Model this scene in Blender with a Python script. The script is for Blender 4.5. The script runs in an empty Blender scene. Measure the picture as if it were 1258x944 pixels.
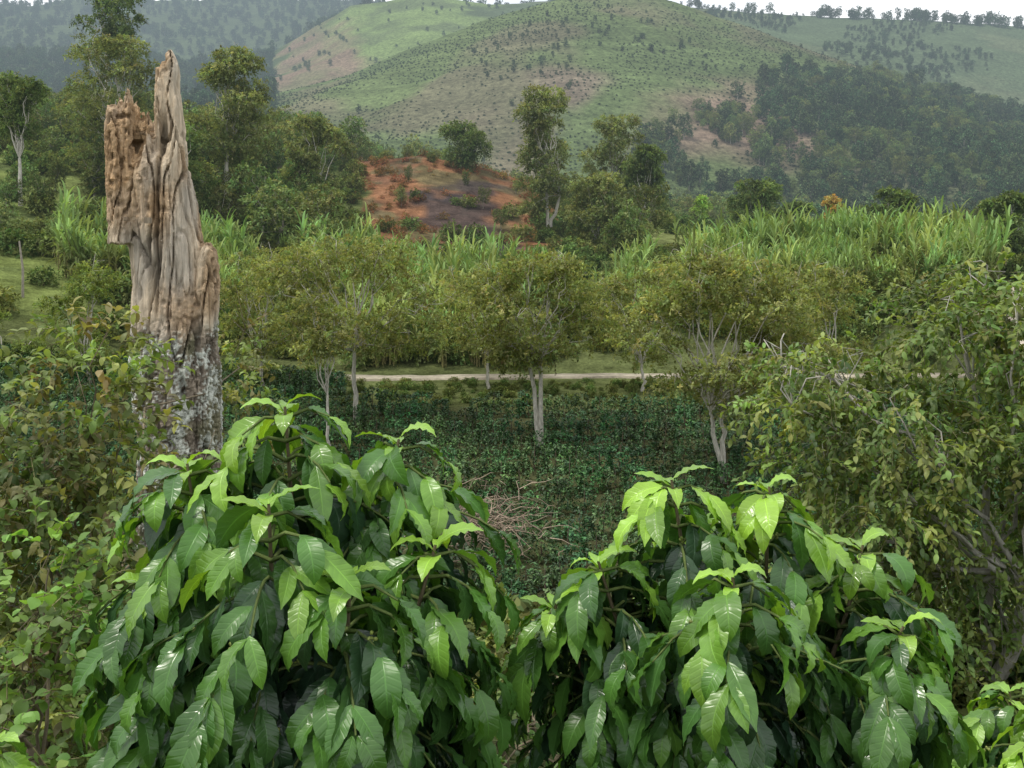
import bpy, math, numpy as np
from mathutils import Vector, noise as mnoise
rng = np.random.default_rng(11)
F, HX, HY = 1208.0, 629.0, 330.0
def W(px, py, y):            # image pixel coordinates plus an assumed depth -> world metres (eye level is z=0)
    return np.array([(px-HX)/F*y, y, (HY-py)/F*y])
scene = bpy.context.scene

# ------------------------------------------------------------------ noise
def vnoise(x, y, s=0):
    xi = np.floor(x); yi = np.floor(y); fx = x-xi; fy = y-yi
    fx = fx*fx*(3-2*fx); fy = fy*fy*(3-2*fy)
    def h(a, b):
        v = np.sin(a*127.1+b*311.7+s*74.7)*43758.5453
        return v-np.floor(v)
    return ((h(xi, yi)*(1-fx)+h(xi+1, yi)*fx)*(1-fy)+(h(xi, yi+1)*(1-fx)+h(xi+1, yi+1)*fx)*fy)*2-1
def fbm(x, y, s=0, o=4):
    t = 0; a = .5
    for i in range(o):
        t = t+a*vnoise(x*2**i, y*2**i, s+i); a *= .5
    return t
def sm(a, b, x):
    t = np.clip((x-a)/(b-a), 0, 1); return t*t*(3-2*t)

# ------------------------------------------------------------------ terrain
PXS = np.array([-900, 0, 150, 300, 430, 520, 600, 700, 800, 900, 1000, 1100, 1258, 2100.])
def zc(v): return ('z', [v]*14)
TAB = [
 (-40, zc(-1.5)), (0, zc(-1.65)), (3, zc(-2.3)), (9, zc(-4.4)), (16, zc(-7.2)), (27, zc(-10.5)), (38, ('p', [655]*14)),
 (50, ('p', [520, 535, 540]+[546]*11)),
 (62, ('p', [450, 470, 478, 482]+[484]*10)),
 (70, ('p', [410, 430, 445, 458]+[464]*9+[455])),
 (74, ('p', [395, 415, 432, 450]+[460]*9+[450])),
 (84, ('p', [340, 360, 385, 415, 425, 425, 422, 418, 408, 393, 380, 375, 378, 370])),
 (100, ('p', [290, 310, 335, 365, 370, 372, 370, 368, 358, 343, 333, 335, 350, 345])),
 (120, ('p', [240, 255, 285, 310, 320, 325, 330, 330, 328, 318, 316, 318, 332, 330])),
 (150, ('p', [190, 200, 225, 250, 265, 280, 288, 290, 283, 292, 305, 312, 325, 325])),
 (190, ('p', [160, 170, 180, 195, 200, 190, 208, 245, 257, 285, 300, 308, 318, 320])),
 (240, ('p', [140, 150, 155, 180, 215, 230, 245, 270, 287, 300, 306, 312, 320, 320])),
 (420, ('p', [190, 190, 190, 200, 232, 255, 265, 275, 280, 282, 285, 285, 290, 290])),
 (800, ('p', [160, 150, 140, 128, 93, 55, 25, -3, -4, 25, 62, 95, 140, 200])),
 (950, ('p', [160, 150, 140, 128, 110, 80, 55, 30, 25, 50, 75, 100, 135, 190])),
 (1300, ('p', [80, 70, 75, 85, 8, -6, 5, 0, 5, 14, 19, 25, 33, 60])),
 (1550, ('p', [80, 80, 85, 95, 40, 30, 30, 30, 35, 40, 45, 50, 55, 70])),
 (2300, ('p', [10, 4, 0, -2, 0, 20, 40, 60, 60, 60, 60, 60, 60, 80])),
 (3600, ('p', [60]*14)),
]
TY = np.array([r[0] for r in TAB], float)
TZ = np.array([(np.array(r[1][1], float) if r[1][0] == 'z' else (HY-np.array(r[1][1], float))/F*r[0]) for r in TAB])
def gpx(x, y): return HX+F*x/np.maximum(y, 20)
def ground(x, y):
    x = np.asarray(x, float); y = np.asarray(y, float)
    p = gpx(x, y)
    Z = np.array([np.interp(p, PXS, r) for r in TZ])
    k = np.clip(np.searchsorted(TY, y)-1, 0, len(TY)-2)
    t = (y-TY[k])/(TY[k+1]-TY[k])
    Zf = Z.reshape(len(TY), -1); kf = k.ravel(); ii = np.arange(kf.size)
    t1 = t.ravel()
    z = (Zf[kf, ii]*(1-t1)+Zf[kf+1, ii]*t1).reshape(p.shape)
    z = z+fbm(x*.15, y*.15, 3)*.25*sm(5, 25, y)*(1-sm(60, 64, y)*(1-sm(75, 78, y)))
    z = z+fbm(x*.03, y*.03, 5)*1.2*sm(80, 130, y)
    z = z+(fbm(x*.008, y*.008, 9, 5))*16*sm(330, 600, y)*(1-.75*sm(600, 800, y)*(1-sm(830, 1000, y)))*(1-.7*sm(1050, 1300, y)*(1-sm(1330, 1500, y)))
    return z
def gpt(px, y):
    x = (px-HX)/F*y
    return np.array([x, y, float(ground(np.array([x]), np.array([y]))[0])])

# ------------------------------------------------------------------ mesh collector (all quads)
class Geo:
    def __init__(s): s.V=[]; s.F=[]; s.C=[]; s.U=[]; s.M=[]; s.n=0
    def add(s, V, Fq, C, U=None, m=0):
        V = np.asarray(V, np.float32).reshape(-1, 3); Fq = np.asarray(Fq, np.int32).reshape(-1, 4)
        C = np.asarray(C, np.float32)
        if C.ndim == 1: C = np.tile(C, (len(V), 1))
        if U is None: U = np.zeros((len(V), 2), np.float32)
        s.V.append(V); s.F.append(Fq+s.n); s.C.append(C); s.U.append(U); s.M.append(np.full(len(Fq), m, np.int32)); s.n += len(V)
    def tube(s, P, R, col, sides=6, m=0):
        P = np.asarray(P, float); R = np.broadcast_to(np.asarray(R, float), (len(P),))
        T = np.gradient(P, axis=0); T /= np.linalg.norm(T, axis=1)[:, None]+1e-9
        ref = np.array([0.13, .99, .05]) if abs(T[0][2]) > .6 else np.array([0, 0, 1.])
        A = np.cross(T, ref); A /= np.linalg.norm(A, axis=1)[:, None]+1e-9
        B = np.cross(T, A)
        a = np.linspace(0, 2*np.pi, sides, endpoint=False)
        V = P[:, None]+R[:, None, None]*(A[:, None]*np.cos(a)[None, :, None]+B[:, None]*np.sin(a)[None, :, None])
        m_, k = len(P), sides
        i = np.arange(m_-1)[:, None]; j = np.arange(k)[None]
        q = np.stack([i*k+j, i*k+(j+1) % k, (i+1)*k+(j+1) % k, (i+1)*k+j], -1)
        s.add(V, q, col, None, m)
    def leaves(s, proto, T, D, N, S, C, m=0):
        PV, PF, PU = proto
        D = D/(np.linalg.norm(D, axis=1)[:, None]+1e-9)
        Y = np.cross(N, D); Y /= np.linalg.norm(Y, axis=1)[:, None]+1e-9
        Z = np.cross(D, Y)
        R = np.stack([D, Y, Z], -1)*S[:, None, None]
        V = np.einsum('nij,kj->nki', R, PV)+T[:, None]
        n, k = len(T), len(PV)
        q = PF[None]+(np.arange(n)*k)[:, None, None]
        s.add(V.reshape(-1, 3), q.reshape(-1, 4), np.repeat(C, k, 0), np.tile(PU, (n, 1)), m)
    def mesh(s, name, mats, smooth=True):
        V = np.concatenate(s.V); Q = np.concatenate(s.F); C = np.concatenate(s.C); U = np.concatenate(s.U); M = np.concatenate(s.M)
        me = bpy.data.meshes.new(name)
        me.vertices.add(len(V)); me.vertices.foreach_set('co', V.ravel())
        me.loops.add(len(Q)*4); me.loops.foreach_set('vertex_index', Q.ravel())
        me.polygons.add(len(Q)); me.polygons.foreach_set('loop_start', np.arange(0, len(Q)*4, 4, dtype=np.int32))
        me.update(calc_edges=True)
        ca = me.color_attributes.new('col', 'FLOAT_COLOR', 'POINT')
        ca.data.foreach_set('color', np.concatenate([C, np.ones((len(C), 1), np.float32)], 1).ravel())
        uv = me.uv_layers.new(name='UVMap'); uv.data.foreach_set('uv', U[Q.ravel()].ravel().astype(np.float32))
        for m in mats: me.materials.append(m)
        me.polygons.foreach_set('material_index', M)
        me.polygons.foreach_set('use_smooth', np.full(len(Q), smooth))
        me.update()
        return me
    def obj(s, name, mats, smooth=True, link=True):
        o = bpy.data.objects.new(name, s.mesh(name, mats, smooth))
        if link: scene.collection.objects.link(o)
        return o

# ------------------------------------------------------------------ materials
def new_mat(name):
    m = bpy.data.materials.new(name); m.use_nodes = True
    m.cycles.emission_sampling = 'NONE'
    nt = m.node_tree; nt.nodes.clear()
    out = nt.nodes.new('ShaderNodeOutputMaterial')
    return m, nt, out
def nd(nt, t, **k):
    n = nt.nodes.new(t)
    for a, b in k.items(): setattr(n, a, b)
    return n
def mth(nt, op, a, b=None, c=None):
    n = nd(nt, 'ShaderNodeMath', operation=op)
    for i, v in enumerate((a, b, c)):
        if v is None: continue
        if isinstance(v, (int, float)): n.inputs[i].default_value = v
        else: nt.links.new(v, n.inputs[i])
    return n.outputs[0]
def mapr(nt, v, a, b, c, d):
    n = nd(nt, 'ShaderNodeMapRange'); nt.links.new(v, n.inputs[0])
    for i, k in enumerate((a, b, c, d)): n.inputs[i+1].default_value = k
    return n.outputs[0]
def vmul(nt, col, fac):
    n = nd(nt, 'ShaderNodeVectorMath', operation='SCALE'); nt.links.new(col, n.inputs[0]); nt.links.new(fac, n.inputs['Scale']); return n.outputs[0]
def painted_haze(nt, shader):
    """haze painted into the material: a pale blue emission mixed in, growing with world Y"""
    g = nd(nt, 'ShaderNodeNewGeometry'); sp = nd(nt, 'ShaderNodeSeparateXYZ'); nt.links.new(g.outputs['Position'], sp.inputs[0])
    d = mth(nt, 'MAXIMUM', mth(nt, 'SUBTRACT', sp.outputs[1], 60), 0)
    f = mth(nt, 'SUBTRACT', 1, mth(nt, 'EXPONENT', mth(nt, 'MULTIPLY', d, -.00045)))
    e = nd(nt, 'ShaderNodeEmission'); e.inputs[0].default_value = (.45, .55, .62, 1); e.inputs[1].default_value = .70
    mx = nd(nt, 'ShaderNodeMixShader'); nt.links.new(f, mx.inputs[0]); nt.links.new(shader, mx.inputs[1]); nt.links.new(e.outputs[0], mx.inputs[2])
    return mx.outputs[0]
def leaf_mat(name, rough=.5, spec=.4, trans=.25, veins=False, inst=False, nscale=3., namp=.25, haze=False, matte=False, tcol=(2.0, 1.9, .8)):
    m, nt, out = new_mat(name); L = nt.links.new
    at = nd(nt, 'ShaderNodeAttribute', attribute_name='col')
    tc = nd(nt, 'ShaderNodeTexCoord')
    nz = nd(nt, 'ShaderNodeTexNoise'); nz.inputs['Scale'].default_value = nscale; nz.inputs['Detail'].default_value = 1
    L(tc.outputs['Object'], nz.inputs['Vector'])
    f = mapr(nt, nz.outputs[0], .3, .7, 1-namp, 1+namp)
    if inst:
        oi = nd(nt, 'ShaderNodeObjectInfo')
        f = mth(nt, 'MULTIPLY', f, mapr(nt, oi.outputs['Random'], 0, 1, .68, 1.38))
    col = vmul(nt, at.outputs['Color'], f)
    if inst:
        hs = nd(nt, 'ShaderNodeHueSaturation'); L(col, hs.inputs['Color'])
        r2 = mth(nt, 'FRACT', mth(nt, 'MULTIPLY', oi.outputs['Random'], 7.31))
        L(mapr(nt, r2, 0, 1, .465, .53), hs.inputs['Hue']); col = hs.outputs[0]
    if matte:
        p = nd(nt, 'ShaderNodeBsdfDiffuse'); L(col, p.inputs['Color'])
    else:
        p = nd(nt, 'ShaderNodeBsdfPrincipled')
        p.inputs['Roughness'].default_value = rough; p.inputs['Specular IOR Level'].default_value = spec
    if veins:
        uv = nd(nt, 'ShaderNodeUVMap'); sp = nd(nt, 'ShaderNodeSeparateXYZ'); L(uv.outputs[0], sp.inputs[0])
        av = mth(nt, 'ABSOLUTE', mth(nt, 'MULTIPLY_ADD', sp.outputs[1], 2, -1))
        ph = mth(nt, 'MULTIPLY', mth(nt, 'SUBTRACT', sp.outputs[0], mth(nt, 'MULTIPLY', av, .12)), 10*2*math.pi)
        s_ = mth(nt, 'SINE', ph)
        vein = mth(nt, 'POWER', mapr(nt, s_, -1, 1, 0, 1), 6)
        mid = mapr(nt, av, 0, .09, 1, 0)
        hgt = mth(nt, 'SUBTRACT', 1, mth(nt, 'MAXIMUM', mth(nt, 'MULTIPLY', vein, .5), mid))
        bp = nd(nt, 'ShaderNodeBump'); bp.inputs['Strength'].default_value = .3; bp.inputs['Distance'].default_value = .003
        L(hgt, bp.inputs['Height']); L(bp.outputs[0], p.inputs['Normal'])
        lf = mth(nt, 'MULTIPLY_ADD', mth(nt, 'MAXIMUM', mid, mth(nt, 'MULTIPLY', vein, .12)), .55, 1)
        col = vmul(nt, col, lf)
        L(mapr(nt, nz.outputs[0], .3, .7, rough-.08, rough+.12), p.inputs['Roughness'])
    if not matte: L(col, p.inputs['Base Color'])
    sh = p.outputs[0]
    if trans > 0:
        tr = nd(nt, 'ShaderNodeBsdfTranslucent')
        tcn = nd(nt, 'ShaderNodeVectorMath', operation='MULTIPLY'); L(col, tcn.inputs[0]); tcn.inputs[1].default_value = tcol
        L(tcn.outputs[0], tr.inputs[0])
        mx = nd(nt, 'ShaderNodeMixShader'); mx.inputs[0].default_value = trans
        L(p.outputs[0], mx.inputs[1]); L(tr.outputs[0], mx.inputs[2]); sh = mx.outputs[0]
    if haze: sh = painted_haze(nt, sh)
    L(sh, out.inputs[0])
    return m
def bark_mat(name, scale=12., rough=.9, bump=.5, stretch=.25, haze=False):
    m, nt, out = new_mat(name); L = nt.links.new
    at = nd(nt, 'ShaderNodeAttribute', attribute_name='col')
    tc = nd(nt, 'ShaderNodeTexCoord'); mp = nd(nt, 'ShaderNodeMapping'); mp.inputs['Scale'].default_value = (1, 1, stretch)
    L(tc.outputs['Object'], mp.inputs[0])
    nz = nd(nt, 'ShaderNodeTexNoise'); nz.inputs['Scale'].default_value = scale; nz.inputs['Detail'].default_value = 8; nz.inputs['Roughness'].default_value = .7
    L(mp.outputs[0], nz.inputs['Vector'])
    col = vmul(nt, at.outputs['Color'], mapr(nt, nz.outputs[0], .3, .7, .5, 1.4))
    p = nd(nt, 'ShaderNodeBsdfPrincipled'); p.inputs['Roughness'].default_value = rough; p.inputs['Specular IOR Level'].default_value = .15
    bp = nd(nt, 'ShaderNodeBump'); bp.inputs['Strength'].default_value = bump; bp.inputs['Distance'].default_value = .03
    L(nz.outputs[0], bp.inputs['Height']); L(bp.outputs[0], p.inputs['Normal']); L(col, p.inputs['Base Color'])
    L(painted_haze(nt, p.outputs[0]) if haze else p.outputs[0], out.inputs[0])
    return m
M_COFFEE = leaf_mat('coffee_leaf_glossy', .29, .62, .2, veins=True, nscale=9, namp=.2, tcol=(2.2, 2.1, .7))
M_LEAF = leaf_mat('leaf_broad', .5, .35, .3, nscale=1.2, namp=.3)
M_SHADE = leaf_mat('shade_tree_leaf', .6, .3, .35, nscale=.6, namp=.3, matte=True)
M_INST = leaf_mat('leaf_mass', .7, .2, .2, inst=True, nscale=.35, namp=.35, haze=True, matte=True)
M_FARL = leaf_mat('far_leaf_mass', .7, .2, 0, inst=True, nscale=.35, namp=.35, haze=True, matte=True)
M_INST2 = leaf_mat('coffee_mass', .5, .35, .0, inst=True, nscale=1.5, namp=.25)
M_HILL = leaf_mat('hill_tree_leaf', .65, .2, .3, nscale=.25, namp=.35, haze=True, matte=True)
M_BARK = bark_mat('bark_pale')
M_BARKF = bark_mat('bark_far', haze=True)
M_STUMP = bark_mat('dead_wood', 26, .95, .9, .14)

# ------------------------------------------------------------------ leaf prototypes
def grid_leaf(nl, nw, w, bend, fold=.25, wave=.0, freq=3, ph=0., twist=0.):
    u = np.linspace(0, 1, nl+1); v = np.linspace(-1, 1, nw+1)
    th = .35*bend-bend*1.35*u**1.3
    dx = np.cos(th); dz = np.sin(th)
    cx = np.concatenate([[0], np.cumsum((dx[1:]+dx[:-1])/2/nl)]); cz = np.concatenate([[0], np.cumsum((dz[1:]+dz[:-1])/2/nl)])
    wd = w*np.clip(np.sin(np.pi*np.clip(u, 0.01, .99)**.9), 0, 1)**.85*(1-.4*sm(.75, 1., u))+.004
    U, Vv = np.meshgrid(u, v, indexing='ij')
    off = wd[:, None]*np.abs(Vv)*fold+wave*np.sin(U*freq*2*np.pi+ph+np.sign(Vv)*.9)*np.abs(Vv)**1.5*wd[:, None]
    tw = (twist*U)
    yy = wd[:, None]*Vv*np.cos(tw)
    off = off+wd[:, None]*Vv*np.sin(tw)
    X = cx[:, None]-np.sin(th)[:, None]*off; Z = cz[:, None]+np.cos(th)[:, None]*off
    P = np.stack([X, yy, Z], -1).reshape(-1, 3)
    i = np.arange(nl)[:, None]; j = np.arange(nw)[None]; k = nw+1
    q = np.stack([i*k+j, (i+1)*k+j, (i+1)*k+j+1, i*k+j+1], -1).reshape(-1, 4)
    return P, q, np.stack([U, (Vv+1)/2], -1).reshape(-1, 2)
COF = [grid_leaf(14, 6, .170+.018*(i % 3), .45+.22*i, .26-.05*(i % 3), .15, 4+(i % 3), i*1.3, (.35*((i % 3)-1))) for i in range(6)]
MIDL = [grid_leaf(5, 2, .23, .5+.3*i, .25, .1, 2, i) for i in range(3)]
HEART = [grid_leaf(6, 2, .40, .5, .15, .08, 2, 0)]
QUAD = [(np.array([(0, 0, 0), (.5, -.27, .06), (1, 0, -.06), (.5, .27, .06)], float), np.array([[0, 1, 2, 3]]), np.array([(0, .5), (.5, 0), (1, .5), (.5, 1)], float))]
def rndu(n):
    v = rng.normal(size=(n, 3)); return v/np.linalg.norm(v, axis=1)[:, None]
def palette(n, cols, jit=.18):
    cols = np.array(cols); c = cols[rng.integers(0, len(cols), n)]
    return c*(1+rng.normal(0, jit, (n, 1))).clip(.4, 1.8)*(1+rng.normal(0, .06, (n, 3)))
def sprigs(g, O, D, ln, K, ls, protos, cols, droop=.5, spread=.8, down=.35, m=0, twig=None, litcol=None):
    n = len(O)
    D = D/np.linalg.norm(D, axis=1)[:, None]
    t = (np.arange(K)+.6)/K
    P = O[:, None]+D[:, None]*(t*ln)[None, :, None]+np.array([0, 0, -1])*(droop*ln*t**2)[None, :, None]
    P = P.reshape(-1, 3); DD = np.repeat(D, K, 0)
    r = rndu(n*K)
    d = DD*.5+r*spread+np.array([0, 0, -down])
    nn = np.array([0, 0, 1.])+rndu(n*K)*.55+DD*.25
    base = palette(n, cols, .22); C = np.repeat(base, K, 0)*(1+rng.normal(0, .12, (n*K, 1))).clip(.5, 1.6)
    S = ls*rng.uniform(.65, 1.25, n*K)
    which = rng.integers(0, len(protos), n*K)
    for i, pr in enumerate(protos):
        k = which == i
        if k.any(): g.leaves(pr, P[k], d[k], nn[k], S[k], C[k], m)
    if twig:
        for i in range(n):
            q = np.array([0, .5, 1.])[:, None]
            g.tube(O[i]+D[i]*q*ln+np.array([0, 0, -1])*(droop*ln*q**2), [twig[0], twig[0]*.7, twig[0]*.3], twig[1], 3, twig[2])
def bez(a, b, sag, n=6, wob=0.):
    a = np.array(a, float); b = np.array(b, float); t = np.linspace(0, 1, n)[:, None]
    P = a*(1-t)+b*t; P = P+np.array([0, 0, 1.])*sag*4*t*(1-t)
    if wob: 
        w = rng.normal(0, wob, (n, 3)); w[0] = 0; w[-1] = 0; P = P+w
    return P
def ellips_pts(n, c, r, shell=.55, top=0.):
    v = rndu(n)
    rad = rng.uniform(shell**3, 1, n)**(1/3)
    return np.array(c)+v*rad[:, None]*np.array(r), v
def tree(name, base, lobes, fork, tr, nsp, K, ls, ln, cols, protos=QUAD, bark=(.22, .19, .15), trunks=1, leafmat=None, link=True, droop=.4, twig=None, down=.3, shell=.55, lean=0, sub=3, base_sink=.3, thin=-.45, spread=.8, barkmat=None):
    g = Geo(); base = np.array(base, float); lobes = np.array(lobes, float)
    vol = (lobes[:, 3]*lobes[:, 4]+lobes[:, 3]*lobes[:, 5]); vol = vol/vol.sum()
    fk = base+np.array(fork)
    for tk in range(trunks):
        off = np.array([rng.uniform(-.5, .5), rng.uniform(-.5, .5), 0])*tr*3*(tk > 0)
        f2 = fk+np.array([rng.uniform(-1, 1), rng.uniform(-1, 1), 0])*tr*8*(tk > 0)
        P = bez(base+off-np.array([0, 0, base_sink]), f2, 0, 8, tr*.45)
        g.tube(P, np.linspace(tr*1.25, tr*.75, 8), bark, 8, 1)
        for i in range(tk, len(lobes), trunks):
            c = base+lobes[i, :3]; 
            hi = np.linalg.norm(c-f2)
            Q = bez(f2, c, hi*.08, 7, hi*.03); r0 = tr*rng.uniform(.3, .5)
            g.tube(Q, np.linspace(r0, r0*.3, 7), bark, 6, 1)
            for _ in range(sub):
                e, _v = ellips_pts(1, c, lobes[i, 3:]*.85, .7)
                g.tube(bez(c if rng.random() < .5 else Q[4], e[0], .1*hi, 5, .03*hi), np.linspace(r0*.3, r0*.08, 5), bark, 4, 1)
    for i, l in enumerate(lobes):
        n = max(3, int(nsp*vol[i]))
        O, v = ellips_pts(n, base+l[:3], l[3:], shell)
        keep = (vnoise(O[:, 0]/l[3]*3+i*9, O[:, 2]/l[5]*3+O[:, 1]/l[4]*2.3, i) > thin)
        O = O[keep]; v = v[keep]
        D = v*np.array([1, 1, .5])+rndu(len(O))*.6+np.array([0, 0, .15])
        sprigs(g, O, D, ln, K, ls, protos, cols, droop, spread, down, 0, twig)
    return g.obj(name, [leafmat or M_LEAF, barkmat or M_BARK], True, link)

# ------------------------------------------------------------------ terrain mesh
def build_terrain():
    px = np.concatenate([np.linspace(-900, -50, 60), np.linspace(-40, 1300, 400), np.linspace(1315, 2100, 60)])
    ys = np.concatenate([np.linspace(-38, 30, 50), np.linspace(31, 120, 110), np.linspace(121, 250, 130), np.linspace(254, 430, 50), np.linspace(434, 1000, 170), np.linspace(1010, 1600, 90), np.linspace(1630, 3600, 50)])
    PX, Y = np.meshgrid(px, ys, indexing='ij')
    X = (PX-HX)/F*(np.maximum(Y, 0)+20*(1-sm(60, 400, Y)))
    Z = ground(X, Y)
    p = gpx(X, Y); q = HY-F*Z/np.maximum(Y, 5)
    jp = p+fbm(X*.02, Y*.02, 21)*60; jq = q+fbm(X*.02+7, Y*.02, 22)*25
    C = np.zeros(X.shape+(3,))
    def put(c, mask):
        mask = np.clip(mask, 0, 1)[..., None]; C[:] = C*(1-mask)+np.array(c)*mask
    put((.05, .06, .025), np.ones_like(X))
    put((.075, .08, .038), sm(20, 28, Y))
    put((.11, .13, .05), sm(57, 60, Y))
    put((.12, .145, .05), sm(76, 90, Y))
    put((.17, .21, .065), sm(76, 84, Y)*(1-sm(150, 175, Y))*(1-sm(90, 130, jp)))
    put((.11, .14, .05), sm(76, 84, Y)*(1-sm(150, 175, Y))*(1-sm(90, 130, jp))*sm(-.05, .25, fbm(X*.12, Y*.12, 61)))
    put((.18, .205, .075), sm(122, 140, Y)*(1-sm(200, 240, Y))*sm(770, 800, jp)*(1-sm(900, 930, jp)))
    jb = p+fbm(X*.12, Y*.12, 71)*70; jbq = q+fbm(X*.12+7, Y*.12, 72)*45
    b = sm(425, 450, jb)*(1-sm(650, 680, jb))*sm(124, 132, Y)*(1-sm(205, 215, Y))
    put((.25, .125, .065), b)
    put((.15, .12, .06), b*sm(.08, .28, fbm(X*.15, Y*.15, 73)))
    put((.065, .052, .05), b*np.clip(sm(520, 548, jb)*(1-sm(610, 640, jb))*sm(218, 238, jbq)*.9+sm(.15, .35, fbm(X*.09, Y*.09, 31))*.35, 0, 1))
    far = sm(260, 330, Y)
    put((.09, .12, .055), far)
    h1 = sm(430, 470, Y)*(1-sm(860, 900, Y))*sm(330, 360, jp)
    put((.11, .148, .06), h1)
    put((.22, .155, .12), h1*sm(780, 860, jp)*(1-sm(985, 1030, jp))*sm(95, 120, jq)*(1-sm(180, 215, jq))*.9)
    put((.19, .145, .115), h1*sm(640, 690, jp)*(1-sm(725, 760, jp))*sm(75, 100, jq)*(1-sm(125, 150, jq))*.8)
    put((.18, .14, .105), h1*sm(540, 600, jp)*(1-sm(640, 700, jp))*sm(130, 160, jq)*.55)
    put((.14, .18, .07), h1*sm(.05, .4, fbm(X*.006, Y*.006, 41))*.6)
    put((.165, .13, .095), h1*sm(.05, .4, fbm(X*.012+3, Y*.010, 43))*.6)
    st = vnoise(X*.004+Z*.005, Z*.35+fbm(X*.01, Y*.01, 46)*3, 47)
    C[:] = C*(1+.2*(st*h1)[..., None])
    h2 = sm(900, 1000, Y)*(1-sm(1500, 1600, Y))
    lg = h2*sm(330, 350, jp)*(1-sm(575, 600, jp))
    put((.18, .245, .085), lg)
    put((.13, .17, .07), lg*sm(-.1, .3, fbm(X*.02, Y*.02, 44)))
    put((.22, .16, .11), lg*(1-sm(400, 460, jp+(jq-60)*-.6))*(.6+.4*sm(-.2, .2, fbm(X*.03, Y*.03, 45))))
    put((.10, .135, .07), h2*sm(600, 640, jp))
    put((.125, .15, .08), h2*sm(600, 640, jp)*sm(0, .3, fbm(X*.01, Y*.012, 48)))
    put((.5, .44, .36), sm(76, 78, Y)*(1-sm(97, 100, Y))*sm(1232, 1238, p)*(1-sm(1275, 1285, p)))
    g = Geo(); n, k = X.shape
    i = np.arange(n-1)[:, None]; j = np.arange(k-1)[None]
    f = np.stack([i*k+j, (i+1)*k+j, (i+1)*k+j+1, i*k+j+1], -1)
    g.add(np.stack([X, Y, Z], -1), f, C.reshape(-1, 3))
    m, nt, out = new_mat('hillside_ground'); L = nt.links.new
    at = nd(nt, 'ShaderNodeAttribute', attribute_name='col'); tc = nd(nt, 'ShaderNodeTexCoord')
    def nz(s, d=6):
        a = nd(nt, 'ShaderNodeTexNoise'); a.inputs['Scale'].default_value = s; a.inputs['Detail'].default_value = d; a.inputs['Roughness'].default_value = .75
        L(tc.outputs['Object'], a.inputs['Vector']); return a.outputs[0]
    n1 = nz(.02); n2 = nz(.3); n3 = nz(4, 3)
    f = mth(nt, 'MULTIPLY', mapr(nt, n1, .3, .7, .75, 1.25), mth(nt, 'MULTIPLY', mapr(nt, n2, .3, .7, .4, 1.6), mapr(nt, n3, .3, .7, .7, 1.3)))
    col = vmul(nt, at.outputs['Color'], f)
    p_ = nd(nt, 'ShaderNodeBsdfDiffuse')
    bp = nd(nt, 'ShaderNodeBump'); bp.inputs['Strength'].default_value = .9; bp.inputs['Distance'].default_value = 1.5
    L(n2, bp.inputs['Height']); L(bp.outputs[0], p_.inputs['Normal']); L(col, p_.inputs['Color']); L(painted_haze(nt, p_.outputs[0]), out.inputs[0])
    return g.obj('terrain', [m])
build_terrain()

def build_road():
    g = Geo(); n = 300
    xs = np.linspace(-60, 80, n)
    yc = 70.2+.7*np.sin(xs*.07)+.3*np.sin(xs*.23)
    rows = []
    for o in (-1.4, -1.2, -.4, .3, .9, 1.1):
        x = xs; y = yc+o+.4*vnoise(xs*.8, xs*0+o, 5)
        z = np.maximum.reduce([ground(xs, yc+d) for d in (-1.4, 0, 1.1)])+(.12 if abs(o) < 1.05 or o == -1.2 else -.35)-.02*(abs(abs(o)-.4) < .1)
        rows.append(np.stack([x, y, z], -1))
    V = np.stack(rows, 1); k = 6
    i = np.arange(n-1)[:, None]; j = np.arange(k-1)[None]
    cc = np.array((.31, .275, .21))*(1+.35*vnoise(xs*.5, xs*0, 3))[:, None, None]*np.array([.6, .9, 1, .8, 1, .6])[None, :, None]
    g.add(V, np.stack([i*k+j, (i+1)*k+j, (i+1)*k+j+1, i*k+j+1], -1), (cc*np.ones(3)).reshape(-1, 3))
    m = bark_mat('dirt_road_gravel', 1.5, 1, .3, 1)
    g.obj('dirt_road', [m])
build_road()

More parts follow.
